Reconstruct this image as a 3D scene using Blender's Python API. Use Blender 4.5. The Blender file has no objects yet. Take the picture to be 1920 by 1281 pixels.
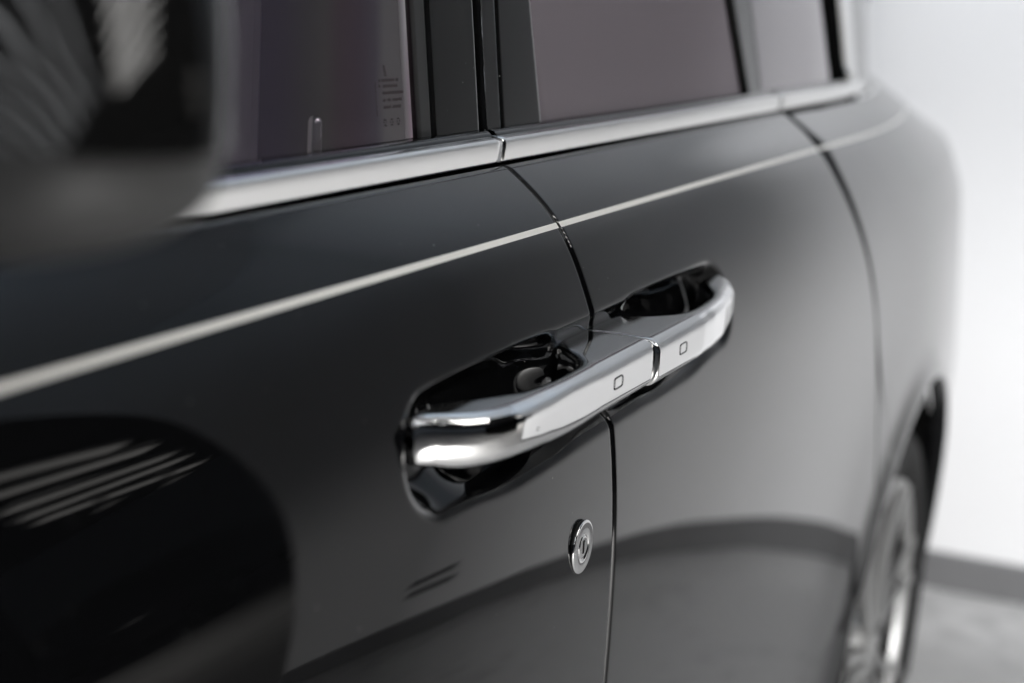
import bpy, bmesh, math, random
import numpy as np
from mathutils import Vector, Matrix
random.seed(4)
S = bpy.context.scene
COL = S.collection
# ------------------------------------------------------------------ camera
cam_d = bpy.data.cameras.new("camera"); cam = bpy.data.objects.new("camera", cam_d); COL.objects.link(cam)
yaw, pit, rol = math.radians(22.552), math.radians(12.182), math.radians(3.518)
F = Vector((math.cos(yaw), math.sin(yaw), 0)); R = Vector((math.sin(yaw), -math.cos(yaw), 0)); U = Vector((0, 0, 1))
F2 = F*math.cos(pit) - U*math.sin(pit); U2 = F*math.sin(pit) + U*math.cos(pit)
R3 = R*math.cos(rol) + U2*math.sin(rol); U3 = -R*math.sin(rol) + U2*math.cos(rol)
cam.matrix_world = Matrix(((R3.x, U3.x, -F2.x, 0), (R3.y, U3.y, -F2.y, -0.4121), (R3.z, U3.z, -F2.z, 1.4618), (0, 0, 0, 1)))
cam_d.sensor_width = 36; cam_d.lens = 3140.15/1920*36
cam_d.clip_start = 0.05; cam_d.clip_end = 100
cam_d.dof.use_dof = True; cam_d.dof.focus_distance = 1.27; cam_d.dof.aperture_fstop = 3.4
S.camera = cam
# ------------------------------------------------------------------ world, lamps, exposure
W = bpy.data.worlds.new("World"); S.world = W; W.use_nodes = True
W.node_tree.nodes['Background'].inputs['Color'].default_value = (0.75, 0.85, 1, 1)
W.node_tree.nodes['Background'].inputs['Strength'].default_value = 0.04
S.view_settings.view_transform = 'Standard'; S.view_settings.look = 'None'
S.view_settings.exposure = 0; S.view_settings.gamma = 1
S.cycles.max_bounces = 10; S.cycles.glossy_bounces = 6; S.cycles.transparent_max_bounces = 12
S.cycles.use_denoising = True
S.cycles.caustics_reflective = False

def area(name, loc, target, sx, sy, power, color=(1, 1, 1), spread=180):
    d = bpy.data.lights.new(name, 'AREA'); d.shape = 'RECTANGLE'; d.size = sx; d.size_y = sy; d.energy = power; d.color = color
    d.spread = math.radians(spread)
    o = bpy.data.objects.new(name, d); COL.objects.link(o); o.location = loc
    o.rotation_euler = (Vector(target) - Vector(loc)).to_track_quat('-Z', 'Y').to_euler()
    return o
def spot(name, loc, target, half, blend, radius, power, color=(1, 1, 1)):
    d = bpy.data.lights.new(name, 'SPOT'); d.spot_size = math.radians(half*2); d.spot_blend = blend; d.shadow_soft_size = radius; d.energy = power; d.color = color
    o = bpy.data.objects.new(name, d); COL.objects.link(o); o.location = loc
    o.rotation_euler = (Vector(target) - Vector(loc)).to_track_quat('-Z', 'Y').to_euler()
    return o
def aim(loc, tgt_xy, deg):     # a point in the given direction at that elevation
    h = math.hypot(tgt_xy[0]-loc[0], tgt_xy[1]-loc[1]); return (tgt_xy[0], tgt_xy[1], loc[2] + h*math.tan(math.radians(deg)))
LW = (-1.3, -2.7, 1.05)
spot("wall_wash_fill", LW, aim(LW, (4.0, -0.9), -45.9), 51, .321, .09, 1030, (1, 0.99, 0.975))  # added unseen spot: brightens the lower wall and fades out above
spot("tail_wall_fill", (2.9, -0.1, 3.5), (4.22, 0.0, 1.162), 16.3, .727, .08, 520, (0.97, 0.98, 1))  # added unseen spot: lifts the wall past the car's tail
spot("upper_wall_fill", (2.61, 0.886, 2.603), (4.22, -0.136, 2.66), 24.3, .374, .08, 36, (0.93, 0.96, 1))  # added unseen spot: brightens the upper wall that the shoulder mirrors
spot("ceiling_patch_fill", (2.0, 1.25, 2.25), (2.85, -0.45, 3.5), 42, 1, .10, 235, (0.62, 0.80, 1))  # added unseen spot: lights the white ceiling patch from below
for _k in range(7):
    area("flank_strip_fill", (1.15, -1.75-.22*_k, 3.3), (1.2, -0.3-.22*_k, 1.4), 1.9, 0.04, 2.2, (1, 0.98, 0.95), 120)  # unseen strips added to brighten the coach line and flank
for _y in (-2.55, -2.85, -3.15, -3.45, -3.75, -4.05):
    area("floor_strip_fill", (1.2, _y, 3.3), (1.2, _y, 0), 1.9, 0.05, 6, (1, 0.99, 0.97), 100)  # unseen strips added to brighten the near floor and streak the mirror
area("far_floor_fill", (5.4, -4.6, 3.3), (5.4, -4.5, 0), 2.0, 1.6, 60, (1, 0.98, 0.95), 70)  # unseen area light added to brighten the far floor the door mirrors

# ------------------------------------------------------------------ helpers
def link(o, parent=None):
    COL.objects.link(o)
    if parent: o.parent = parent
    return o
def mesh_obj(name, verts, faces, mat, parent=None, smooth=True):
    me = bpy.data.meshes.new(name); me.from_pydata([tuple(map(float, v)) for v in verts], [], faces); me.update()
    if smooth: me.polygons.foreach_set('use_smooth', [True]*len(me.polygons))
    if mat: me.materials.append(mat)
    return link(bpy.data.objects.new(name, me), parent)
def grid_obj(name, P, mat, parent=None, wrap_v=False, flip=False):
    """P: array (nu, nv, 3)"""
    nu, nv, _ = P.shape
    idx = np.arange(nu*nv).reshape(nu, nv)
    a = idx[:-1, :]; b = idx[1:, :]
    if wrap_v:
        q = np.stack([a, b, np.roll(b, -1, 1), np.roll(a, -1, 1)], -1).reshape(-1, 4)
    else:
        q = np.stack([a[:, :-1], b[:, :-1], b[:, 1:], a[:, 1:]], -1).reshape(-1, 4)
    if flip: q = q[:, ::-1]
    return mesh_obj(name, P.reshape(-1, 3), q.tolist(), mat, parent)
def thing(name, label, cat, loc=(0, 0, 0), group=None):
    o = bpy.data.objects.new(name, None); o.location = loc; link(o)
    o['label'] = label; o['category'] = cat
    if group: o['group'] = group
    return o
def tag(o, label=None, cat=None, group=None, kind=None):
    if label: o['label'] = label
    if cat: o['category'] = cat
    if group: o['group'] = group
    if kind: o['kind'] = kind
    return o
def lathe_y(name, prof, mat, parent=None, c=(0, 0, 0), n=64):
    """revolve (r, y) about the y axis through c"""
    P = np.zeros((len(prof), n, 3))
    a = np.linspace(0, 2*np.pi, n, endpoint=False)
    for i, (r, y) in enumerate(prof):
        P[i, :, 0] = c[0] + r*np.cos(a); P[i, :, 1] = c[1] + y; P[i, :, 2] = c[2] + r*np.sin(a)
    return grid_obj(name, P, mat, parent, wrap_v=True)
def box_bm(bm, lo, hi, bev=0.0):
    r = bmesh.ops.create_cube(bm, size=1)
    vs = r['verts']
    for v in vs:
        v.co = Vector([(lo[i]+hi[i])/2 + v.co[i]*(hi[i]-lo[i]) for i in range(3)])
    if bev:
        es = list({e for v in vs for e in v.link_edges})
        bmesh.ops.bevel(bm, geom=es, offset=bev, segments=3, affect='EDGES', profile=0.5)
def bm_obj(name, bm, mat, parent=None, smooth=False):
    bmesh.ops.recalc_face_normals(bm, faces=bm.faces)
    me = bpy.data.meshes.new(name); bm.to_mesh(me); bm.free()
    if smooth: me.polygons.foreach_set('use_smooth', [True]*len(me.polygons))
    me.materials.append(mat)
    return link(bpy.data.objects.new(name, me), parent)
def box_obj(name, lo, hi, mat, parent=None, bev=0.0):
    bm = bmesh.new(); box_bm(bm, lo, hi, bev); return bm_obj(name, bm, mat, parent)

# ------------------------------------------------------------------ materials
def newmat(name):
    m = bpy.data.materials.new(name); m.use_nodes = True; nt = m.node_tree
    for n in list(nt.nodes): nt.nodes.remove(n)
    out = nt.nodes.new('ShaderNodeOutputMaterial'); return m, nt, out
def principled(name, col, rough, metal=0.0, spec=0.5, noise=None, bump=None, coat=0):
    m, nt, out = newmat(name)
    b = nt.nodes.new('ShaderNodeBsdfPrincipled'); nt.links.new(b.outputs[0], out.inputs[0])
    b.inputs['Base Color'].default_value = (*col, 1); b.inputs['Roughness'].default_value = rough
    b.inputs['Metallic'].default_value = metal; b.inputs['Specular IOR Level'].default_value = spec
    b.inputs['Coat Weight'].default_value = coat
    tc = nt.nodes.new('ShaderNodeTexCoord')
    if noise:
        sc, lo, hi = noise
        t = nt.nodes.new('ShaderNodeTexNoise'); t.inputs['Scale'].default_value = sc; t.inputs['Detail'].default_value = 6
        nt.links.new(tc.outputs['Object'], t.inputs['Vector'])
        r = nt.nodes.new('ShaderNodeMapRange'); r.inputs['From Min'].default_value = .3; r.inputs['From Max'].default_value = .7
        r.inputs['To Min'].default_value = lo; r.inputs['To Max'].default_value = hi
        nt.links.new(t.outputs['Fac'], r.inputs['Value'])
        x = nt.nodes.new('ShaderNodeVectorMath'); x.operation = 'SCALE'; x.inputs[0].default_value = col
        nt.links.new(r.outputs[0], x.inputs['Scale']); nt.links.new(x.outputs[0], b.inputs['Base Color'])
    if bump:
        sc, st = bump
        t = nt.nodes.new('ShaderNodeTexNoise'); t.inputs['Scale'].default_value = sc; t.inputs['Detail'].default_value = 3
        nt.links.new(tc.outputs['Object'], t.inputs['Vector'])
        bp = nt.nodes.new('ShaderNodeBump'); bp.inputs['Strength'].default_value = st; bp.inputs['Distance'].default_value = .001
        nt.links.new(t.outputs['Fac'], bp.inputs['Height']); nt.links.new(bp.outputs[0], b.inputs['Normal'])
    return m
def fres_curve(nt, stops):
    """reflectance as a function of N.I, measured as for lacquer seen through a polariser"""
    g = nt.nodes.new('ShaderNodeNewGeometry')
    d = nt.nodes.new('ShaderNodeVectorMath'); d.operation = 'DOT_PRODUCT'
    nt.links.new(g.outputs['Normal'], d.inputs[0]); nt.links.new(g.outputs['Incoming'], d.inputs[1])
    ab = nt.nodes.new('ShaderNodeMath'); ab.operation = 'ABSOLUTE'; nt.links.new(d.outputs['Value'], ab.inputs[0])
    cr = nt.nodes.new('ShaderNodeValToRGB'); cr.color_ramp.interpolation = 'LINEAR'
    el = cr.color_ramp.elements
    while len(el) < len(stops): el.new(0.5)
    for e, (p, v) in zip(el, stops): e.position = p; e.color = (v, v, v, 1)
    nt.links.new(ab.outputs[0], cr.inputs[0]); return cr.outputs[0]
PAINT_STOPS = [(0, .78), (.05, .64), (.1, .52), (.15, .43), (.2, .37), (.24, .30), (.28, .235), (.32, .175), (.36, .125), (.40, .080), (.45, .038), (.5, .031), (.55, .025), (.6, .023), (.75, .027), (1, .036)]
def paint(name, base, rough, k=1.0):
    m, nt, out = newmat(name)
    df = nt.nodes.new('ShaderNodeBsdfDiffuse'); df.inputs[0].default_value = (*base, 1)
    tc = nt.nodes.new('ShaderNodeTexCoord'); vo = nt.nodes.new('ShaderNodeTexVoronoi'); vo.inputs['Scale'].default_value = 60   # stray dust specks
    nt.links.new(tc.outputs['Object'], vo.inputs['Vector'])
    mr = nt.nodes.new('ShaderNodeMapRange'); mr.inputs['From Min'].default_value = .012; mr.inputs['From Max'].default_value = .030; mr.inputs['To Min'].default_value = 1; mr.inputs['To Max'].default_value = 0
    nt.links.new(vo.outputs['Distance'], mr.inputs['Value'])
    mc = nt.nodes.new('ShaderNodeMix'); mc.data_type = 'RGBA'; mc.inputs[6].default_value = (*base, 1); mc.inputs[7].default_value = (.5, .5, .48, 1)
    nt.links.new(mr.outputs[0], mc.inputs[0]); nt.links.new(mc.outputs[2], df.inputs[0])
    gl = nt.nodes.new('ShaderNodeBsdfGlossy'); gl.inputs['Color'].default_value = (k, k, k, 1); gl.inputs['Roughness'].default_value = rough
    mx = nt.nodes.new('ShaderNodeMixShader')
    nt.links.new(fres_curve(nt, PAINT_STOPS), mx.inputs[0]); nt.links.new(df.outputs[0], mx.inputs[1]); nt.links.new(gl.outputs[0], mx.inputs[2])
    nt.links.new(mx.outputs[0], out.inputs[0]); return m
M_paint = paint("black_lacquer", (.0035, .0036, .004), .022)
M_gloss = paint("gloss_black_trim", (.006, .006, .006), .05)
M_chrome = principled("polished_chrome", (.64, .64, .64), .06, 1, bump=(60, .01))
M_strip = principled("polished_aluminium_trim", (.66, .655, .645), .16, 1)
M_rubber = principled("black_rubber", (.008, .008, .008), .55)
M_seal = newmat("flocked_black_seal"); _d = M_seal[1].nodes.new("ShaderNodeBsdfDiffuse"); _d.inputs[0].default_value = (.006, .006, .006, 1); M_seal[1].links.new(_d.outputs[0], M_seal[2].inputs[0]); M_seal = M_seal[0]
M_satin = principled("satin_charcoal_shell", (.036, .036, .036), .5)
M_dark = principled("shadow_gap_black", (.004, .004, .004), .9, spec=.1)
M_coach = principled("cream_coach_line_enamel", (.86, .83, .76), .3, coat=.5)
M_tyre = principled("tyre_rubber", (.010, .010, .010), .7, spec=.15, noise=(40, .8, 1.3))
M_alu = principled("polished_wheel_alloy", (.34, .34, .34), .4, .6, spec=.4)
M_iron = principled("dark_brake_iron", (.012, .012, .012), .7, 0, spec=.2)
M_leather = principled("grey_leather", (.62, .62, .60), .5, bump=(500, .3))
M_headl = principled("black_cabin_trim", (.012, .012, .013), .8)
M_wall = principled("white_wall_paint", (.86, .86, .87), .6, noise=(1.2, .985, 1.0), bump=(300, .05))
M_skirt = principled("grey_skirting", (.16, .16, .164), .5, noise=(6, .92, 1.05))
M_darkw = principled("dark_showroom_wall", (.012, .012, .013), .8)

def floor_mat():
    m, nt, out = newmat("grey_concrete")
    b = nt.nodes.new('ShaderNodeBsdfPrincipled'); nt.links.new(b.outputs[0], out.inputs[0])
    tc = nt.nodes.new('ShaderNodeTexCoord')
    n1 = nt.nodes.new('ShaderNodeTexNoise'); n1.inputs['Scale'].default_value = 1.6; n1.inputs['Detail'].default_value = 8
    n2 = nt.nodes.new('ShaderNodeTexNoise'); n2.inputs['Scale'].default_value = 14; n2.inputs['Detail'].default_value = 8
    nt.links.new(tc.outputs['Object'], n1.inputs[0]); nt.links.new(tc.outputs['Object'], n2.inputs[0])
    a = nt.nodes.new('ShaderNodeMath'); a.operation = 'ADD'; nt.links.new(n1.outputs['Fac'], a.inputs[0]); nt.links.new(n2.outputs['Fac'], a.inputs[1])
    cr = nt.nodes.new('ShaderNodeValToRGB'); e = cr.color_ramp.elements
    e[0].position = .7; e[0].color = (.36, .357, .354, 1); e[1].position = 1.25; e[1].color = (.50, .495, .49, 1)
    nt.links.new(a.outputs[0], cr.inputs[0]); nt.links.new(cr.outputs[0], b.inputs['Base Color'])
    b.inputs['Roughness'].default_value = .45; return m
M_floor = floor_mat()

def glass_mat(name, trans, refl, bands=None, k=1.0, haze_col=None, stops=None):
    m, nt, out = newmat(name)
    tr = nt.nodes.new('ShaderNodeBsdfTransparent'); tr.inputs[0].default_value = (*trans, 1)
    gl = nt.nodes.new('ShaderNodeBsdfGlossy'); gl.inputs['Color'].default_value = (*refl, 1); gl.inputs['Roughness'].default_value = .02
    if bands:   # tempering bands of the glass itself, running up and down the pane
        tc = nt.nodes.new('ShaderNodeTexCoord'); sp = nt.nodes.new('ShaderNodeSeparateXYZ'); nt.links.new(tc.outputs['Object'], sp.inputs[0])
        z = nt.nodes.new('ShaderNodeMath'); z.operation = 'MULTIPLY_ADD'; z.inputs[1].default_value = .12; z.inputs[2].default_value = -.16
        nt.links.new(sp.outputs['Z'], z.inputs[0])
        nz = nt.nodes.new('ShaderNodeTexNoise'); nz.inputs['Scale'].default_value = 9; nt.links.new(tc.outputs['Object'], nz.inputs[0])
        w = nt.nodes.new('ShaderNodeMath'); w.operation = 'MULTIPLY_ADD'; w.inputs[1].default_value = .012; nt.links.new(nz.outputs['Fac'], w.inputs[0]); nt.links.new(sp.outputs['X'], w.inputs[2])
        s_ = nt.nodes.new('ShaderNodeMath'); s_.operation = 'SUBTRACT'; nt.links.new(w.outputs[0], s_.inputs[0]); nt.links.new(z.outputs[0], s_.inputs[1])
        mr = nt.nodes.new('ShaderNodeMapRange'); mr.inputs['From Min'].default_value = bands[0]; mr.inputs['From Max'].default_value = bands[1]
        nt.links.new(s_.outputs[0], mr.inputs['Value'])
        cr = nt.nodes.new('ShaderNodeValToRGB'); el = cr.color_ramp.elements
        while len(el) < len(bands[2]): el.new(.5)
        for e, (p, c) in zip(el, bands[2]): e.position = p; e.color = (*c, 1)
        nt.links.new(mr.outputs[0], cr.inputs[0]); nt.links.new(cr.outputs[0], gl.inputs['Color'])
    mx = nt.nodes.new('ShaderNodeMixShader')
    nt.links.new(fres_curve(nt, stops or [(p, min(1, v*k)) for p, v in PAINT_STOPS]), mx.inputs[0])
    if haze_col:    # diffuse haze painted in to lift and even the mirrored brightness
        fd = nt.nodes.new('ShaderNodeBsdfDiffuse'); fd.inputs[0].default_value = (*haze_col, 1); fm = nt.nodes.new('ShaderNodeMixShader'); fm.inputs[0].default_value = .8
        nt.links.new(tr.outputs[0], fm.inputs[1]); nt.links.new(fd.outputs[0], fm.inputs[2]); tr = fm
    nt.links.new(tr.outputs[0], mx.inputs[1]); nt.links.new(gl.outputs[0], mx.inputs[2])
    nt.links.new(mx.outputs[0], out.inputs[0]); return m
def emit(name, col, s):
    m, nt, out = newmat(name); e = nt.nodes.new('ShaderNodeEmission'); e.inputs[0].default_value = (*col, 1); e.inputs[1].default_value = s
    nt.links.new(e.outputs[0], out.inputs[0]); return m

# ------------------------------------------------------------------ setting: floor, walls, ceiling
fl = mesh_obj("floor", [(-9, -14, 0), (14, -14, 0), (14, 9, 0), (-9, 9, 0)], [(0, 1, 2, 3)], M_floor, smooth=False); tag(fl, kind='structure')
def wall_line():
    # straight behind the car, then a gentle bend towards the camera's side of the room
    out = [(4.22, y) for y in np.linspace(5, -.2, 14)]
    R_, th = 3.2, math.radians(25)
    for a in np.linspace(0, th, 24)[1:]: out.append((4.22-R_*(1-math.cos(a)), -.2-R_*math.sin(a)))
    x, y = out[-1]; L = .56
    for t in np.linspace(0, 1, 6)[1:]: out.append((x-L*t*math.sin(th), y-L*t*math.cos(th)))
    return np.array(out)
WL = wall_line()
WN = np.gradient(WL, axis=0); WN = np.stack([WN[:, 1], -WN[:, 0]], 1); WN /= np.linalg.norm(WN, axis=1)[:, None]   # towards the car
WN *= np.where(WN[:, :1] > 0, -1, 1)
def sweep(name, sec, mat, parent, closed=True):
    P = np.zeros((len(WL), len(sec), 3))
    for j, (d, z) in enumerate(sec):
        P[:, j, 0] = WL[:, 0] + WN[:, 0]*d; P[:, j, 1] = WL[:, 1] + WN[:, 1]*d; P[:, j, 2] = z
    o = grid_obj(name, P, mat, parent, wrap_v=closed)
    return o
wall = thing("studio_wall", "plain white studio wall with grey skirting behind the rear of the car", "wall", (4.22, 0, 0))
WZ = 3.6
ws = sweep("plaster_face", [(0, .096), (0, .098), (0, 1.0), (0, 2.0), (0, WZ-.002), (0, WZ), (-.002, WZ), (-.118, WZ), (-.12, WZ), (-.12, WZ-.002), (-.12, .098), (-.12, .096)], M_wall, None)
ws.parent = wall; ws.matrix_parent_inverse = Matrix.Translation((-4.22, 0, 0))
for p in ws.data.polygons: p.use_smooth = True
sk = sweep("skirting_board", [(-.10, 0.0), (.014, 0.0), (.014, .001), (.014, .087), (.014, .089), (.011, .0945), (.009, .095), (-.10, .095)], M_skirt, None)
sk.parent = wall; sk.matrix_parent_inverse = Matrix.Translation((-4.22, 0, 0))
ce = mesh_obj("ceiling", [(-9, -14, 3.6), (14, -14, 3.6), (14, 9, 3.6), (-9, 9, 3.6)], [(3, 2, 1, 0)], M_darkw, smooth=False); tag(ce, kind='structure')
cw = mesh_obj("ceiling_bounce_patch", [(0.2, -2.2, 3.5), (4.219, -2.2, 3.5), (4.219, 5, 3.5), (0.2, 5, 3.5)], [(3, 2, 1, 0)], M_wall, smooth=False); tag(cw, kind='structure')  # white patch added below the ceiling for a soft shoulder highlight

# ceiling tubes beyond the wall's end
M_tube = emit("lit_tube", (1, .97, .93), 2.2)
M_tube_dim = emit("lit_tube_dim", (.95, .97, 1), 7)
M_housing = principled("tube_housing", (.5, .5, .5), .5)
BACK = [((x, -2.6), (x, 1.6)) for x in (-.7, -1.1, -1.5, -1.9, -2.4, -2.9, -3.5, -4.1)]
for i, (a, b) in enumerate([((4.2, -3.15), (5.58, -3.69)), ((4.6, -3.72), (6.35, -4.19)), ((5.64, -4.47), (7.27, -4.84)), ((6.35, -5.08), (7.98, -5.32)), ((6.96, -5.57), (9.1, -6.1))] + BACK):
    zt = 2.8 if i < 5 else 3.3
    a = Vector((*a, zt)); b = Vector((*b, zt)); L = (b-a).length
    t = thing("tube_light", "ceiling tube light, the %s pale stripe from the top mirrored in the door" % ("first", "second", "third", "fourth", "fifth")[i] if i < 5 else "ceiling tube light behind the camera, mirrored in the side mirror", "ceiling light", (a+b)/2, "ceiling tube lights beyond the wall" if i < 5 else "ceiling tubes behind the camera")
    t.rotation_euler = (0, 0, math.atan2(b.y-a.y, b.x-a.x))
    bm = bmesh.new(); box_bm(bm, (-L/2, -.045 if i < 5 else -.014, -.014), (L/2, .045 if i < 5 else .014, .014), .005); bm_obj("lamp_tube", bm, M_tube if i < 5 else M_tube_dim, t)
    bm = bmesh.new(); box_bm(bm, (-L/2, -.09, .022), (L/2, .09, .08)); bm_obj("housing", bm, M_housing, t)

# ------------------------------------------------------------------ the car body surface
TZ = np.array([.2, .6, .9, 1.0, 1.05, 1.1, 1.15, 1.2, 1.25, 1.275, 1.3, 1.325, 1.4])
TT = np.radians([-8, -3.5, -1, 1.2, 3.5, 7, 12, 18.5, 25.5, 36, 50, 57, 57])
ZZ = np.linspace(.15, 1.4, 2501); t_ = np.interp(ZZ, TZ, TT)
ker = np.hanning(81); ker /= ker.sum(); t_ = np.convolve(np.pad(t_, 40, mode='edge'), ker, 'valid')   # smooth curvature: no kinks in the reflections
YY = np.concatenate([[0], np.cumsum((np.tan(t_[1:]) + np.tan(t_[:-1]))/2*np.diff(ZZ))]); YY += -.011 - np.interp(.911, ZZ, YY)
HUB = (2.685, .3955); RA = .4775
def sm(a, b, x):
    t = np.clip((x-a)/(b-a), 0, 1); return t*t*t*(t*(6*t-15)+10)
def taper(x, z):
    x0 = np.interp(z, [.7, 1.1, 1.27, 1.31], [2.6, 2.5, 2.3, 2.3]); k = np.interp(z, [.7, 1.0, 1.18, 1.27, 1.31], [.062, .076, .076, .115, .135])
    return k*np.maximum(0, x-x0)**2
def flare(x, z):
    r = np.hypot(x-HUB[0], z-HUB[1]); d = np.maximum(r-RA, 0)
    return -.012*np.exp(-(d/.035)**2) - .012*np.exp(-(d/.16)**2)
def recess(x, z):
    cx, cz, hx, hz, rr = 1.2105, 1.1672, .3545, .0480, .0475
    # rounded-box signed distance with a soft lip below and a crisp one above
    qx = np.abs(x-cx)-(hx-rr); qz = np.abs(z-cz)*(1+.28*sm(.17, .34, np.abs(x-cx))*(z < cz))-(hz-rr)
    sd = np.hypot(np.maximum(qx, 0), np.maximum(qz, 0)) + np.minimum(np.maximum(qx, qz), 0) - rr     # <0 inside
    wid = (.040 - .022*sm(-.02, .02, z-cz))*(1-sm(.25, .35, np.abs(x-cx))) + .024*sm(.25, .35, np.abs(x-cx)) + .0*x
    wid = wid + .02*sm(.29, .34, np.abs(x-cx))
    m = sm(0, 1, -sd/wid)
    s = np.abs(x-1.205)
    # the doors stay full above the middle, between the two scoops, where the handles' root stands
    root = (1-sm(.070, .112, s))*sm(1.160, 1.192, z)
    deep = .024 + .016*sm(.06, .13, s)*(1-sm(.20, .30, s))
    return m*deep*(1-.80*root)
def body(x, z, rec=True):
    y = np.interp(z, ZZ, YY) + taper(x, z) + flare(x, z)
    return y + recess(x, z) if rec else y
def yglass(x, z): return body(x, np.full_like(x, 1.325), False) + .014 + .12*(z-1.345)

car = thing("car", "glossy black luxury car with chrome door handles and a thin cream coach line", "car", (0, 0, 0))
XC = 1.205
GAP = .0019
ROLL = [(.0035, .0160), (.0035, .006), (.0033, .0036), (.0026, .0020), (.0016, .0008), (.0006, .0001)]   # (outward offset, inward depth), from inside the gap to the face

def rows(z0, z1, roll_top=True, roll_bot=True):
    zs = [z0]
    while zs[-1] < z1 - 1e-6:
        z = zs[-1]; st = .0016 if 1.10 < z < 1.232 else (.004 if z > 1.232 else (.004 if z > 1.06 else .010))
        zs.append(min(z+st, z1))
    return np.array(zs)
def panel(name, xl, xr, zs, xs_t, parent, mat, left=True, right=True, top=True, bottom=False):
    """xl/xr functions of z; xs_t list of parameters 0..1; edges rolled into the gap"""
    cols = []
    if left: cols += [(0.0, .0035-o, d) for o, d in ROLL]
    cols += [(t, 0, 0) for t in xs_t] if not (left or right) else [(t, (0.0035 if left else 0)*(1-t) - (0.0035 if right else 0)*t, 0) for t in xs_t]
    if right: cols += [(1.0, -.0035+o, d) for o, d in ROLL[::-1]]
    rws = [(z, 0, 0) for z in zs]
    if top: rws += [(zs[-1], o*.8, d*.8) for o, d in ROLL[::-1]]
    if bottom: rws = [(zs[0], -o, d) for o, d in ROLL] + rws
    P = np.zeros((len(cols), len(rws), 3))
    T = np.array([c[0] for c in cols]); DX = np.array([c[1] for c in cols]); DD = np.array([c[2] for c in cols])
    for j, (z, dz, dd) in enumerate(rws):
        a, b = xl(z), xr(z)
        x = a + (b-a)*T + DX
        zz = np.full_like(x, z)
        y = body(x, zz)
        P[:, j, 0] = x; P[:, j, 1] = y + np.maximum(DD, dd); P[:, j, 2] = z + dz
        if dz: P[:, j, 1] = y + np.maximum(DD, dd) + dz*1.2
    return grid_obj(name, P, mat, parent, flip=True)

ZT = 1.3165
ZS = rows(.605, ZT)
def ts_from_x(xs): xs = np.array(xs); return (xs-xs[0])/(xs[-1]-xs[0])
fx = list(np.arange(-.25, .84, .012)) + list(np.arange(.84, XC-GAP, .0028)) + [XC-GAP]
front_door = panel("front_door", lambda z: -.25, lambda z: XC-GAP, ZS, ts_from_x(fx), car, M_paint, left=False)
RZ = np.array([.605, .62, .64, .66, .69, .72, .752, .83, .919, .98, 1.041, 1.12, 1.195, 1.24, 1.276, 1.311, 1.32])
RX = np.array([2.12, 2.19, 2.245, 2.275, 2.305, 2.323, 2.335, 2.325, 2.300, 2.277, 2.250, 2.202, 2.145, 2.110, 2.086, 2.078, 2.077])
zz_ = np.linspace(.6, 1.325, 726); kk = np.hanning(31); kk /= kk.sum()
RXs = np.convolve(np.pad(np.interp(zz_, RZ, RX), 15, mode='edge'), kk, 'valid')
def xrear(z): return float(np.interp(z, zz_, RXs))
rx = [XC+GAP] + list(np.arange(XC+GAP+.0028, 1.60, .0028)) + list(np.arange(1.61, 2.2, .011)) + [2.2]
rear_door = panel("rear_door", lambda z: XC+GAP, lambda z: xrear(z)-.0012, ZS, ts_from_x(rx), car, M_paint)

# rear fender: rays from the wheel arch out to the panel's border
def fender():
    na, nr = 200, 70
    phi0 = math.pi - math.asin((.635-HUB[1])/RA)       # front foot of the arch
    phis = np.linspace(phi0, -.35, na)
    P = np.zeros((na, nr+3, 3))
    for i, ph in enumerate(phis):
        dx, dz = math.cos(ph), math.sin(ph)
        r = RA
        while True:                                   # walk to the border
            x = HUB[0]+dx*(r+.001); z = HUB[1]+dz*(r+.001)
            if z > ZT or z < .25 or x > 3.9: break
            if z >= .605 and x < xrear(z)+.0012: break
            r += .001
        if not (z > ZT or z < .25 or x > 3.9):
            lo, hi = r, r+.001
            for _ in range(8):
                mid = (lo+hi)/2; x = HUB[0]+dx*mid; z = HUB[1]+dz*mid
                if z >= .605 and x < xrear(z)+.0012: hi = mid
                else: lo = mid
            r = lo
        r1 = max(r, RA+.002)
        rr = RA + (r1-RA)*np.linspace(0, 1, nr)**1.35
        door = not (z > ZT or z < .25 or x > 3.9)
        if door and r1-RA > .02: rr[-6:] = r1 - np.array([.0042, .0030, .0019, .0010, .0003, 0])
        x = HUB[0]+dx*rr; z = HUB[1]+dz*rr; y = body(x, z)
        if door and r1-RA > .02: y[-6:] += np.array([0, .0002, .0009, .0022, .0045, .014])
        P[i, 3:, 0] = x; P[i, 3:, 1] = y; P[i, 3:, 2] = z
        for k, (dr, dy) in enumerate([(.004, .03), (.0032, .004), (.0012, .0008)]):
            P[i, k] = (HUB[0]+dx*(RA-dr), y[0]+dy, HUB[1]+dz*(RA-dr))
    return grid_obj("rear_fender", P, M_paint, car, flip=False)
rear_fender = fender()
# sill under the doors
zs = np.linspace(.26, .6, 30); 
def xs_end(z): return HUB[0]-math.sqrt(max(RA**2-(z-HUB[1])**2, 0))
P = np.zeros((60, 30, 3))
for j, z in enumerate(zs):
    x = np.linspace(-.25, xs_end(z), 60); P[:, j, 0] = x; P[:, j, 1] = body(x, np.full_like(x, z))+.004; P[:, j, 2] = z
grid_obj("sill", P, M_paint, car, flip=True)
# small wedge between the sill, the door's corner and the arch
P = np.zeros((24, 10, 3))
for j, z in enumerate(np.linspace(.601, .66, 10)):
    a, b = xrear(max(z, .606))+.0025, max(xs_end(z), xrear(max(z, .606))+.004)
    x = np.linspace(a, b, 24); P[:, j, 0] = x; P[:, j, 1] = body(x, np.full_like(x, z))+.0025; P[:, j, 2] = z
grid_obj("fender_foot", P, M_paint, car, flip=True)
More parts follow.
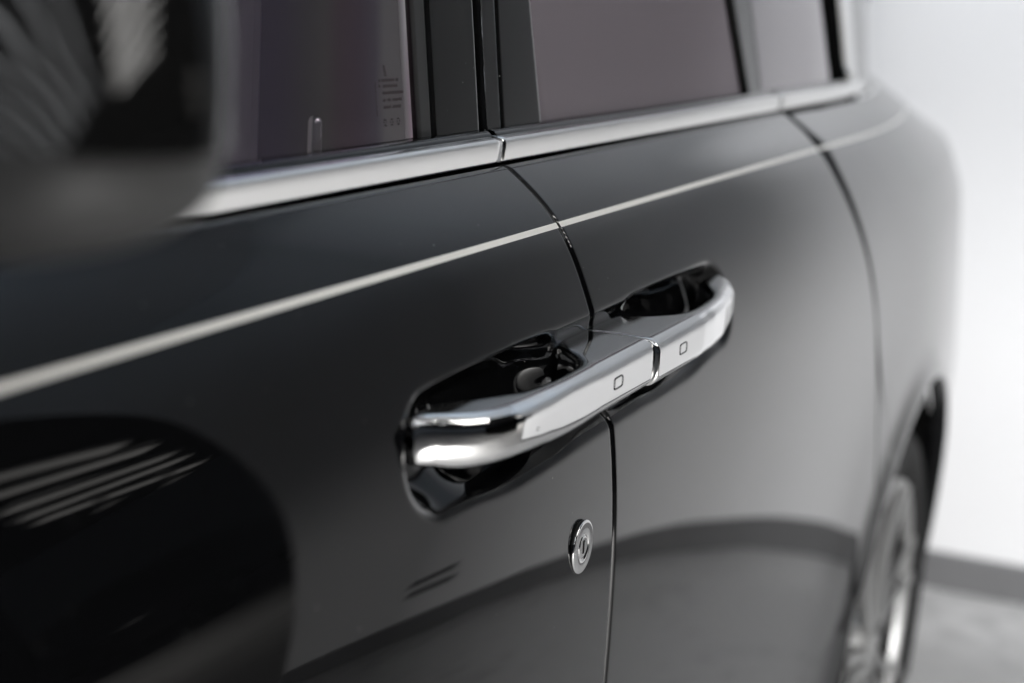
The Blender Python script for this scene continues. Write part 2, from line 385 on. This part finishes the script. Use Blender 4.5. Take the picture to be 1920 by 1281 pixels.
# dark cavity behind every gap
P = np.zeros((140, 60, 3))
for j, z in enumerate(np.linspace(.5, 1.334, 60)):
    x = np.linspace(-.25, 2.42, 140); P[:, j, 0] = x; P[:, j, 1] = body(x, np.full_like(x, min(z, 1.32)), False) + .085 - .06*sm(1.25, 1.30, z); P[:, j, 2] = z
grid_obj("door_frame", P, M_dark, car, flip=True)

# door-edge seals seen in the cut
def seal(xf, z0, z1, depth, w, parent):
    zs = np.linspace(z0, z1, 160); P = np.zeros((160, 8, 3)); a = np.linspace(0, 2*np.pi, 8, endpoint=False)
    for i, z in enumerate(zs):
        x = xf(z); y = float(body(np.array([x]), np.array([z]))[0]) + depth
        P[i, :, 0] = x + w*np.cos(a); P[i, :, 1] = y + w*np.sin(a); P[i, :, 2] = z
    return grid_obj("door_seal", P, M_seal, parent, wrap_v=True)
seal(lambda z: XC, .61, 1.315, .014, .0042, rear_door)
seal(lambda z: xrear(z), .64, 1.31, .014, .0042, rear_fender)

# coach line: one painted strip on each panel
def coach(x0, x1, parent, fade=False):
    n = max(20, int((x1-x0)/.01)); x = np.linspace(x0, x1, n)
    zs = 1.2780 + np.linspace(-.0019, .0019, 6); P = np.zeros((n, 6, 3))
    for j, z in enumerate(zs):
        P[:, j, 0] = x; P[:, j, 1] = body(x, np.full_like(x, z)) - .0005; P[:, j, 2] = z - .0003
    return grid_obj("coach_line", P, M_coach, parent, flip=True)
coach(-.25, XC-GAP-.0006, front_door)
coach(XC+GAP+.0006, xrear(1.278)-.0035, rear_door)
coach(xrear(1.278)+.0035, 3.1, rear_fender)

# ------------------------------------------------------------------ door handles
def curve1(pts, m=41):
    pts = sorted(pts); a = np.array([p[0] for p in pts]); b = np.array([p[1] for p in pts])
    g = np.linspace(a[0], a[-1], 1601); v = np.interp(g, a, b); k = np.hanning(m); k /= k.sum()
    v = np.convolve(np.pad(v, m//2, mode='reflect', reflect_type='odd'), k, 'valid')
    return lambda s: float(np.interp(s, g, v))
YOF = curve1([(0, -.0335), (.10, -.0330), (.16, -.0324), (.20, -.0316), (.235, -.0303), (.260, -.0278), (.278, -.0235), (.293, -.0165), (.305, -.0070), (.314, .003), (.322, .015)], 111)
YOR = curve1([(0, -.0365), (.115, -.0365), (.155, -.034), (.195, -.030), (.24, -.0225), (.277, -.0145), (.305, -.004), (.322, .010)], 81)
YI = curve1([(0, .030), (.05, .030), (.062, .026), (.074, .017), (.088, .003), (.103, -.0075), (.122, -.0130), (.15, -.0150), (.18, -.0145), (.205, -.0120), (.225, -.006), (.245, .003), (.262, .013), (.28, .021), (.30, .025), (.312, .025), (.322, .020)], 81)
XH = 1.194      # the split between the two handles
def handle(sign, yo):
    kx = (.314 - .011*(-sign))/.314 if sign > 0 else (.314-.011)/.314
    st = [.0006, .0009, .0014, .0020, .0028, .0038] + list(np.linspace(.006, .055, 14)) + list(np.linspace(.058, .135, 60)) + list(np.linspace(.14, .19, 10)) + list(np.linspace(.193, .314, 90))
    n = 64; a = np.linspace(0, 2*np.pi, n, endpoint=False)
    P = np.zeros((len(st)+4, n, 3))
    def sec(s, shrink=1.0, ds=0.0):
        s2 = min(s, .32); o, i_ = yo(s2), YI(s2)
        i_ = max(i_, o+.006)
        yc, ha = (o+i_)/2, (i_-o)/2; hb = .0192 - .0016*sm(.16, .29, s2) - .0012*sm(.295, .322, s2); zc = 1.2010 - hb - .0006*s2/.3
        c, s_ = np.cos(a), np.sin(a)
        # rounded rectangle with one radius, whatever the depth
        rad = min(.0100, ha*.95, hb*.95)
        # sample a superellipse direction, then clamp to rounded box
        X = np.sign(c)*np.abs(c)**.5*ha; Z = np.sign(s_)*np.abs(s_)**.5*hb
        ex, ez = ha-rad, hb-rad
        qx, qz = np.clip(X, -ex, ex), np.clip(Z, -ez, ez)
        vx, vz = X-qx, Z-qz; L = np.hypot(vx, vz)
        L[L < 1e-9] = 1
        X = qx + vx/L*rad; Z = qz + vz/L*rad
        bul = -.0019*(1-(Z/hb)**2)*(X < 0)
        out = np.stack([np.full(n, XH + sign*(s+ds)*kx), yc + X*shrink + bul, zc + Z*shrink], 1)
        return out
    P[0] = sec(.0006, .3); P[1] = sec(.0006, .84)
    for k, s in enumerate(st): P[k+2] = sec(s, {0: .88, 1: .93, 2: .965, 3: .985, 4: .996}.get(k, 1.0))
    P[-2] = sec(.32, .9, .0030); P[-1] = sec(.32, .3, .0042)
    P[-1, :, 1] = np.clip(P[-1, :, 1], -1, 1)
    return grid_obj("door_handle", P, M_chrome, car, wrap_v=True, flip=(sign > 0))
h1 = handle(-1, YOF); h2 = handle(1, YOR)
tag(h1, "front door's chrome handle with a blunt rounded front end"); tag(h2, "rear door's chrome handle tapering backwards")
def touch_ring(cx, yo, sgn, parent):
    bm = bmesh.new(); w, h, r, t = .0086, .0041, .0020, .0006
    prev = None; first = None
    ang = np.linspace(0, 2*np.pi, 48, endpoint=False)
    def pt(a, g):
        c, s = math.cos(a), math.sin(a)
        X = math.copysign(abs(c)**.35, c)*(w+g); Z = math.copysign(abs(s)**.35, s)*(h+g)
        return X, Z
    vs = []
    for a in ang:
        row = []
        for g, dy in ((-t, -.0003), (0, -.0006), (t, -.0003)):
            X, Z = pt(a, g); x = cx + X; z = 1.1836 + Z
            y = yo(abs(x-XH)) - .0019*(1-((z-1.1822)/.0190)**2) + dy
            row.append(bm.verts.new((x, y, z)))
        vs.append(row)
    for i in range(48):
        for k in range(2): bm.faces.new((vs[i][k], vs[(i+1) % 48][k], vs[(i+1) % 48][k+1], vs[i][k+1]))
    bm_obj("touch_sensor", bm, M_gloss, parent, smooth=True)
touch_ring(1.1125, YOF, -1, h1); touch_ring(1.2560, YOR, 1, h2)

# ------------------------------------------------------------------ key lock
LX, LZ = 1.1305, 1.0490; LY = float(body(np.array([LX]), np.array([LZ]))[0])
lock = lathe_y("door_lock", [(.0195, .004), (.0200, .001), (.0203, -.0002), (.0200, -.0006), (.019, -.0008)], M_rubber, car, (LX, LY, LZ))
tag(lock, "round chrome key lock on a black collar below the front handle")
lathe_y("bezel", [(.0200, -.0003), (.0207, -.0006), (.0208, -.0013), (.0206, -.0019), (.0202, -.0023), (.0197, -.0025), (.0190, -.0026), (.0184, -.0026), (.0150, -.0026), (.0116, -.0026), (.0111, -.0025), (.0107, -.0021), (.0103, -.0017), (.0096, -.0015)], M_chrome, lock, (LX, LY, LZ))
lathe_y("lock_barrel", [(.0100, -.0014), (.0090, -.0015), (.0086, -.0019), (.0082, -.0023), (.0077, -.0024), (.0068, -.0024), (.0040, -.0024), (.0001, -.0024)], M_chrome, lock, (LX, LY, LZ), 48)
box_obj("key_slot", (LX-.0016, LY-.00265, LZ-.0052), (LX+.0016, LY-.0018, LZ+.0052), M_dark, lock, .0003)

# ------------------------------------------------------------------ chrome belt trim and window surrounds
def strip(name, x0, x1, parent, n, up=None):
    sec = [(1.3205, .012), (1.3205, .001), (1.3208, -.0016), (1.3216, -.0032), (1.3226, -.0034), (1.3245, -.0037), (1.3300, -.0040), (1.3360, -.0042), (1.3385, -.0037), (1.3402, -.0016), (1.3410, .0020), (1.3413, .0060), (1.3415, .012)]
    m = len(sec); x = np.linspace(x0, x1, n); P = np.zeros((n+4, m, 3))
    yb = body(np.clip(x, x0, x1), np.full(n, 1.325), False)
    for j, (z, d) in enumerate(sec):
        P[2:-2, j, 0] = x; P[2:-2, j, 1] = yb + d; P[2:-2, j, 2] = z
    for e, src, sg in ((1, 2, -1), (-2, -3, 1)):
        P[e] = P[src]; P[e, :, 0] += sg*.0012; P[e, :, 1] += .0012; P[e, :, 2] = 1.3310+(P[src, :, 2]-1.3310)*.90
    for e, src in ((0, 1), (-1, -2)):
        P[e] = P[src]; P[e, :, 1] += .010; P[e, :, 2] = 1.3310+(P[src, :, 2]-1.3310)*.7
    return grid_obj(name, P, M_strip, parent, flip=True)
strip("belt_trim", -.2, XC-.0006, car, 140)
strip("belt_trim", XC+.0024, 2.0765, car, 120)
strip("belt_trim", 2.081, 2.69, car, 60)
# black waist seal lying on top of the trim, against the glass
def waist(x0, x1):
    x = np.linspace(x0, x1, 120); yb = body(x, np.full_like(x, 1.325), False)
    sec = [(1.3395, .0035), (1.3425, .0045), (1.3450, .0075), (1.3455, .0150), (1.336, .0150)]
    P = np.zeros((120, 5, 3))
    for j, (z, d) in enumerate(sec): P[:, j, 0] = x; P[:, j, 1] = yb+d; P[:, j, 2] = z
    grid_obj("waist_seal", P, M_gloss, car, flip=True)
waist(-.2, XC-.004); waist(XC+.006, 2.07); waist(2.085, 2.57)

ZR = 1.64
def up_panel(name, xa, xb, off, mat, parent, xa_t=None, xb_t=None, edge=.002, nx=16, nz=30, z0=1.338, y_in=.012):
    """an upright trim panel or pane on the glass surface, with rolled vertical edges; xa_t/xb_t its x at ZR"""
    xa_t = xa if xa_t is None else xa_t; xb_t = xb if xb_t is None else xb_t
    cols = [(0, 0, y_in), (0, 0, edge), (0, edge*.3, edge*.3), (0, edge, 0)] + [(t, 0, 0) for t in np.linspace(0, 1, nx)[1:-1]] + [(1, -edge, 0), (1, -edge*.3, edge*.3), (1, 0, edge), (1, 0, y_in)]
    P = np.zeros((len(cols), nz, 3))
    for j, z in enumerate(np.linspace(z0, ZR, nz)):
        f = (z-1.345)/(ZR-1.345)
        a, b = xa+(xa_t-xa)*f, xb+(xb_t-xb)*f
        x = np.array([a+(b-a)*t+dx for t, dx, d in cols])
        P[:, j, 0] = x; P[:, j, 1] = yglass(x, np.full_like(x, z)) + off + np.array([c[2] for c in cols]); P[:, j, 2] = z
    return grid_obj(name, P, mat, parent, flip=True)
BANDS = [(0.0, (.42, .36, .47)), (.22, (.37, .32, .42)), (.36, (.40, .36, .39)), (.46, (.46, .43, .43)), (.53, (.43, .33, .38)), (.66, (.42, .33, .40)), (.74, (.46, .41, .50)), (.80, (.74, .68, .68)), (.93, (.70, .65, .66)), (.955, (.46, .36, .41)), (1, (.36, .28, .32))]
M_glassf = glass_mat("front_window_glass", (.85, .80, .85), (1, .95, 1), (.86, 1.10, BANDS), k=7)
M_glassr = glass_mat("privacy_glass", (.06, .05, .06), (.95, .88, .92), None, haze_col=(.15, .128, .142), stops=[(0, .5), (.1, .2), (.2, .15), (.3, .15), (.5, .14), (1, .08)])
M_glassq = glass_mat("quarter_glass", (.06, .05, .06), (.95, .92, .94), None, k=1.45)
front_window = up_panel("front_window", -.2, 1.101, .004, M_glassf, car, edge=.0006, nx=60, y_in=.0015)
up_panel("window_run_seal", 1.0985, 1.1190, .0018, M_rubber, car, edge=.002, nx=6)
up_panel("pillar_trim", 1.1200, 1.2025, .0005, M_gloss, car, edge=.003)
tag(up_panel("pillar_trim", 1.2105, 1.2415, -.0005, M_gloss, car, edge=.003), "narrow gloss black pillar strip behind the door gap")
up_panel("pillar_trim", 1.2440, 1.3270, -.0005, M_gloss, car, xb_t=1.29, edge=.002)
rear_window = up_panel("rear_window", 1.3285, 1.955, .001, M_glassr, car, xa_t=1.2915, xb_t=1.80, edge=.0006, nx=40, y_in=.0015)
up_panel("window_run_seal", 1.956, 1.978, .0005, M_seal, car, xa_t=1.801, xb_t=1.823, edge=.003, nx=6)
up_panel("pillar_trim", 1.980, 2.034, -.002, M_gloss, car, xa_t=1.825, xb_t=1.93, edge=.003)
up_panel("quarter_window", 2.038, 2.452, .001, M_glassq, car, xa_t=1.934, xb_t=2.30, edge=.0006, nx=30, y_in=.0015)
up_panel("window_run_seal", 2.4525, 2.570, -.001, M_seal, car, xa_t=2.302, xb_t=2.42, edge=.003, nx=8)
up_panel("window_surround", 2.571, 2.690, -.004, M_strip, car, xa_t=2.421, xb_t=2.54, edge=.006, nx=10)
# tail pillar panel
P = np.zeros((50, 30, 3))
for j, z in enumerate(np.linspace(1.312, ZR, 30)):
    f = (z-1.345)/(ZR-1.345); x = np.linspace(2.692-.150*f, 3.7-.3*f, 50)
    P[:, j, 0] = x; P[:, j, 1] = yglass(x, np.full_like(x, max(z, 1.34))) - .003 - .010*(1-sm(1.312, 1.345, z)); P[:, j, 2] = z
grid_obj("tail_pillar", P, M_paint, car, flip=True)
# roof, cabin lining, tail and far side close the shell
xs = np.linspace(-.3, 3.38, 40); P = np.zeros((40, 14, 3))
for j, f in enumerate(np.linspace(0, 1, 14)):
    ye = yglass(xs, np.full_like(xs, ZR)); P[:, j, 0] = xs; P[:, j, 1] = ye - .004 + (1.86-2*ye)*f; P[:, j, 2] = 1.636 + .17*math.sin(math.pi*f)**.6 - .012*(xs-1.4)**2*.5
grid_obj("roof", P, M_paint, car)
box_obj("cabin_lining", (-.3, .95, .35), (3.4, 1.72, 1.62), M_headl, car)
box_obj("cabin_blocker", (3.0, .22, .35), (3.1, .94, 1.62), M_headl, car)  # black blocker added so the bright wall is hidden behind the windows
box_obj("tailgate", (3.36, .42, .35), (3.42, 1.5, 1.62), M_paint, car)
box_obj("underbody", (-.3, .16, .24), (2.15, 1.7, .34), M_dark, car)
# wheel arch liner
a = np.linspace(math.radians(-25), math.radians(205), 60); P = np.zeros((60, 3, 3))
for j, (y, r) in enumerate([(.012, RA+.0), (.05, RA+.012), (.50, RA+.012)]):
    P[:, j, 0] = HUB[0]+r*np.cos(a); P[:, j, 1] = y; P[:, j, 2] = HUB[1]+r*np.sin(a)
grid_obj("wheel_arch_liner", P, M_seal, car)
mesh_obj("inner_arch_wall", [(2.1, .50, .2), (3.3, .50, .2), (3.3, .50, 1.0), (2.1, .50, 1.0)], [(0, 1, 2, 3)], M_seal, car, False)

# window marking: rows of tiny etched dashes
def marks():
    bm = bmesh.new()
    def dash(xa, xb, za, zb):
        vs = []
        for x, z in ((xa, za), (xb, za), (xb, zb), (xa, zb)):
            X = np.array([x]); vs.append(bm.verts.new((x, float(yglass(X, np.array([z]))[0]) + .0038, z)))
        bm.faces.new(vs)
    rnd = random.Random(2)
    for z, xa, xb in ((1.3865, 1.044, 1.072), (1.3825, 1.044, 1.072), (1.3778, 1.049, 1.078), (1.3728, 1.049, 1.078), (1.3680, 1.049, 1.074)):
        x = xa
        while x < xb:
            w = rnd.uniform(.0011, .0022)
            if rnd.random() > .14: dash(x, x+w, z, z+.0021)
            x += w+.0006
    for k in range(9): dash(1.038, 1.0395, 1.3640+k*.0026, 1.3655+k*.0026)
    for k in range(5): dash(1.0515+k*.0004, 1.0540+k*.0006, 1.3980-k*.0016, 1.3966-k*.0016)
    for cx in (1.050, 1.060, 1.070):
        for q in range(6):
            a = q*math.pi/3; dash(cx+.0018*math.cos(a)-.0005, cx+.0018*math.cos(a)+.0005, 1.3585+.0022*math.sin(a)-.0006, 1.3585+.0022*math.sin(a)+.0006)
    return bm_obj("glass_marking", bm, M_mark, front_window)
M_mark = principled("etched_print", (.035, .022, .026), .6)
marks()
# lock pin behind the glass, seat
pin = lathe_y("lock_pin", [(.0001, .024), (.0028, .0236), (.0042, .0220), (.0048, .0195), (.0048, -.01)], M_chrome, car, (0, 0, 0), 24)
pin.rotation_euler = (math.pi/2, 0, 0); pin.location = (1.013, .165, 1.338)
def seat():
    nu, nv = 40, 40; P = np.zeros((nu, nv, 3))
    bm = bmesh.new()
    box_bm(bm, (.55, .34, .5), (1.252, .86, 1.62), .04)
    return bm_obj("seat_backrest", bm, M_leather, car, smooth=False)
seat()

# ------------------------------------------------------------------ rear wheel
wh = thing_ = bpy.data.objects.new("wheel", None); link(wh, car); wh.location = (HUB[0], .004, HUB[1])
lathe_y("tyre", [(.296, .03), (.298, .012), (.306, .006), (.325, .000), (.35, -.004), (.368, .0), (.380, .010), (.388, .026), (.391, .05), (.391, .20), (.385, .24), (.36, .25), (.29, .24)], M_tyre, wh, n=96)
rim = lathe_y("rim", [(.298, .012), (.296, .005), (.290, .004), (.285, .009), (.281, .022)], M_alu, wh, n=96)
lathe_y("rim_barrel", [(.281, .022), (.278, .06), (.274, .20)], M_iron, wh, n=64)
bm = bmesh.new()
for k in range(7):
    for sgn in (-1, 1):
        a0 = k*2*math.pi/7 + .3; m = Matrix.Rotation(-a0, 4, 'Y')
        secs = []
        for t in np.linspace(0, 1, 8):
            r = .055+.235*t; off = sgn*(.010+.030*t**1.3); w = .008+.003*t; y0 = .006 + .010*math.sin(math.pi*t) - .006*t
            secs.append([bm.verts.new(m @ Vector((r, yy_, off+ww))) for yy_, ww in ((y0, -w), (y0, w), (y0+.013, w*.7), (y0+.013, -w*.7))])
        for i in range(7):
            for q in range(4): bm.faces.new((secs[i][q], secs[i+1][q], secs[i+1][(q+1) % 4], secs[i][(q+1) % 4]))
bm_obj("spokes", bm, M_alu, wh)
lathe_y("hub_cap", [(.0001, .006), (.02, .006), (.034, .009), (.04, .016), (.062, .018), (.07, .03), (.07, .07)], M_alu, wh, n=48)
lathe_y("brake_disc", [(.06, .10), (.20, .10), (.205, .12)], M_iron, wh, n=64)
lathe_y("barrel_back", [(.0001, .16), (.285, .16)], M_dark, wh, n=64)

# ------------------------------------------------------------------ side mirror (close to the lens, blurred)
def superell(name, c, rx, ry, rz, e1, e2, mat, parent, nu=48, nv=64, yawr=0.0, rlow=None, lean=0):
    rlow = rlow or rz
    P = np.zeros((nu, nv, 3)); 
    for i, u in enumerate(np.linspace(-math.pi/2, math.pi/2, nu)):
        cu, su = math.cos(u), math.sin(u)
        for j, v in enumerate(np.linspace(0, 2*math.pi, nv, endpoint=False)):
            cv, sv = math.cos(v), math.sin(v)
            f = lambda t, e: math.copysign(abs(t)**e, t)
            x, y, z = rx*f(cu, e1)*f(cv, e2), ry*f(cu, e1)*f(sv, e2), (rz if su > 0 else rlow)*f(su, e1)
            if lean and z > 0: x += lean*z; y *= 1-2.2*z
            P[i, j] = (c[0]+x*math.cos(yawr)-y*math.sin(yawr), c[1]+x*math.sin(yawr)+y*math.cos(yawr), c[2]+z)
    return grid_obj(name, P, mat, parent, wrap_v=True)
def mirror_half(name, mat, parent, low):
    o = superell(name, (.45, .004, 1.406), .066, .122, .13, .72, .8, mat, parent, yawr=-.1, rlow=.047, lean=.34)
    bm = bmesh.new(); bm.from_mesh(o.data)
    bmesh.ops.bisect_plane(bm, geom=bm.verts[:]+bm.edges[:]+bm.faces[:], plane_co=(0, 0, 1.411), plane_no=(0, -.08, 1), clear_outer=low, clear_inner=not low)
    if low:
        for v in bm.verts: v.co = Vector((.45, .004, v.co.z)) + (v.co-Vector((.45, .004, v.co.z)))*.985
    bm.to_mesh(o.data); bm.free(); return o
mir = mirror_half("side_mirror", M_gloss, car, False)
mirror_half("lower_shell", M_satin, mir, True)
tag(mir, "out of focus black mirror housing in the near corner")
superell("camera_pod", (.415, -.055, 1.388), .016, .016, .012, 1, 1, M_rubber, mir, 16, 24)
box_obj("mirror_foot", (.41, .06, 1.345), (.47, .16, 1.40), M_gloss, mir, .012)

superell("trim_glint_nub", (2.560, float(yglass(np.array([2.560]), np.array([1.352]))[0])-.006, 1.352), .007, .007, .009, 1, 1, M_chrome, car, 16, 24)  # tiny chrome nub added to catch a bright glint

# ------------------------------------------------------------------ what the lacquer mirrors: socket, curtain, parked car
k = int(np.argmin(np.abs(WL[:, 1]+1.68))); sx, sy = WL[k]; ang = math.atan2(WN[k, 1], WN[k, 0])
so = thing("wall_socket", "small grey double wall socket low on the white wall, mirrored in the front door", "wall socket", (sx+WN[k, 0]*.001, sy+WN[k, 1]*.001, .25))
so.rotation_euler = (0, 0, ang)
M_sock = principled("grey_socket_plastic", (.22, .22, .225), .4)
for dz in (-.028, .028):
    box_obj("socket_plate", (0, -.075, dz-.014), (.012, .075, dz+.014), M_sock, so, .004)
bm = bmesh.new()
n = 90
M_curt = principled("black_drape", (.004, .004, .004), .95, spec=.05)
for zc_ in (0.0, 2.0):
    for i in range(n):
        t = i/(n-1); x = 4.62 - 3.3*t; y = -3.98 - 2.2*t; w = .045*math.sin(t*90)
        bm.verts.new((x+w*.55, y-w*.83, zc_))
bm.verts.ensure_lookup_table()
for i in range(n-1): bm.faces.new((bm.verts[i], bm.verts[i+1], bm.verts[n+i+1], bm.verts[n+i]))
dr = bm_obj("drape_curtain", bm, M_curt, None, True); tag(dr, "black pleated floor-length curtain mirrored at the left of the front door", "curtain")

M_pcar = paint("dark_blue_lacquer", (.006, .007, .011), .06)
M_red = principled("red_lens", (.25, .006, .008), .15)
def parked_car(loc, rz):
    c = thing("parked_car", "dark saloon car parked far off, mirrored faintly in the front door", "car", loc); c.rotation_euler = (0, 0, rz)
    X = np.array([-.92, -.86, -.6, -.2, .4, .75, 1.2, 1.7, 2.3, 2.8, 3.2, 3.5, 3.6])
    sh = np.array([.62, .70, .80, .86, .92, .95, .96, .97, .98, .98, .96, .90, .80])       # shoulder height
    hw = np.array([.55, .72, .84, .89, .90, .91, .91, .91, .91, .89, .85, .76, .62])       # half width
    xs = np.linspace(-.92, 3.6, 70); prof = 24
    P = np.zeros((70, prof, 3)); 
    for i, x in enumerate(xs):
        h, w = np.interp(x, X, sh), np.interp(x, X, hw)
        for j in range(prof):
            a = 2*math.pi*j/prof; ca, sa = math.cos(a), math.sin(a)
            y = w*math.copysign(abs(ca)**.45, ca); z = (.22+h)/2 + (h-.22)/2*math.copysign(abs(sa)**.5, sa)
            P[i, j] = (x, y, z)
    grid_obj("body", P, M_pcar, c, wrap_v=True)
    xs = np.linspace(.35, 3.25, 50); P = np.zeros((50, prof, 3))
    for i, x in enumerate(xs):
        h = np.interp(x, [.35, 1.25, 1.7, 2.2, 2.6, 3.25], [.93, 1.38, 1.45, 1.44, 1.36, .98]); w = .80-.14*(h-.93)/.5
        for j in range(prof):
            a = 2*math.pi*j/prof; ca, sa = math.cos(a), math.sin(a)
            P[i, j] = (x, w*math.copysign(abs(ca)**.5, ca), .88 + (h-.88)*max(0, math.copysign(abs(sa)**.6, sa)) - (.05 if sa < 0 else 0))
    grid_obj("cabin", P, M_gloss, c, wrap_v=True)
    for sy in (-1, 1):
        for wx in (0, 2.75):
            t = lathe_y("wheel", [(.20, -.11), (.31, -.11), (.335, -.08), (.335, .08), (.31, .11), (.21, .11)], M_tyre, c, (wx, sy*.80, .335), 32)
            lathe_y("rim", [(.21, sy*.10), (.19, sy*.075), (.06, sy*.09), (.001, sy*.10)], M_alu, t, (wx, sy*.80, .335), 32)
        for hx in (1.15, 2.1):
            box_obj("door_handle", (hx, sy*.905-.012, .80), (hx+.2, sy*.905+.012, .825), M_chrome, c, .006)
        box_obj("tail_light", (3.30, sy*.74-.08, .70), (3.50, sy*.74+.08, .82), M_red, c, .02)
        box_obj("headlight", (-.80, sy*.62-.14, .60), (-.62, sy*.62+.14, .70), M_chrome, c, .02)
    return c
parked_car((7.6, -6.35, 0), math.atan2(-.41, .91))
M_ring = emit("lit_ring", (1, .97, .93), .8)
for x, y, w in ((6.97, -5.18, "nearer"), (7.82, -5.38, "farther")):
    t = thing("ceiling_spotlight", "small round ceiling spotlight, the %s of two, mirrored under the pale stripes" % w, "spotlight", (x, y, 2.5), "small round ceiling spotlights")
    lathe = lathe_y("lit_ring", [(.05, 0), (.075, 0), (.075, .02), (.05, .02)], M_ring, t, n=24); lathe.rotation_euler = (math.pi/2, 0, 0)
    bm = bmesh.new(); box_bm(bm, (-.02, -.02, .02), (.02, .02, 1.1)); bm_obj("rod", bm, M_housing, t)
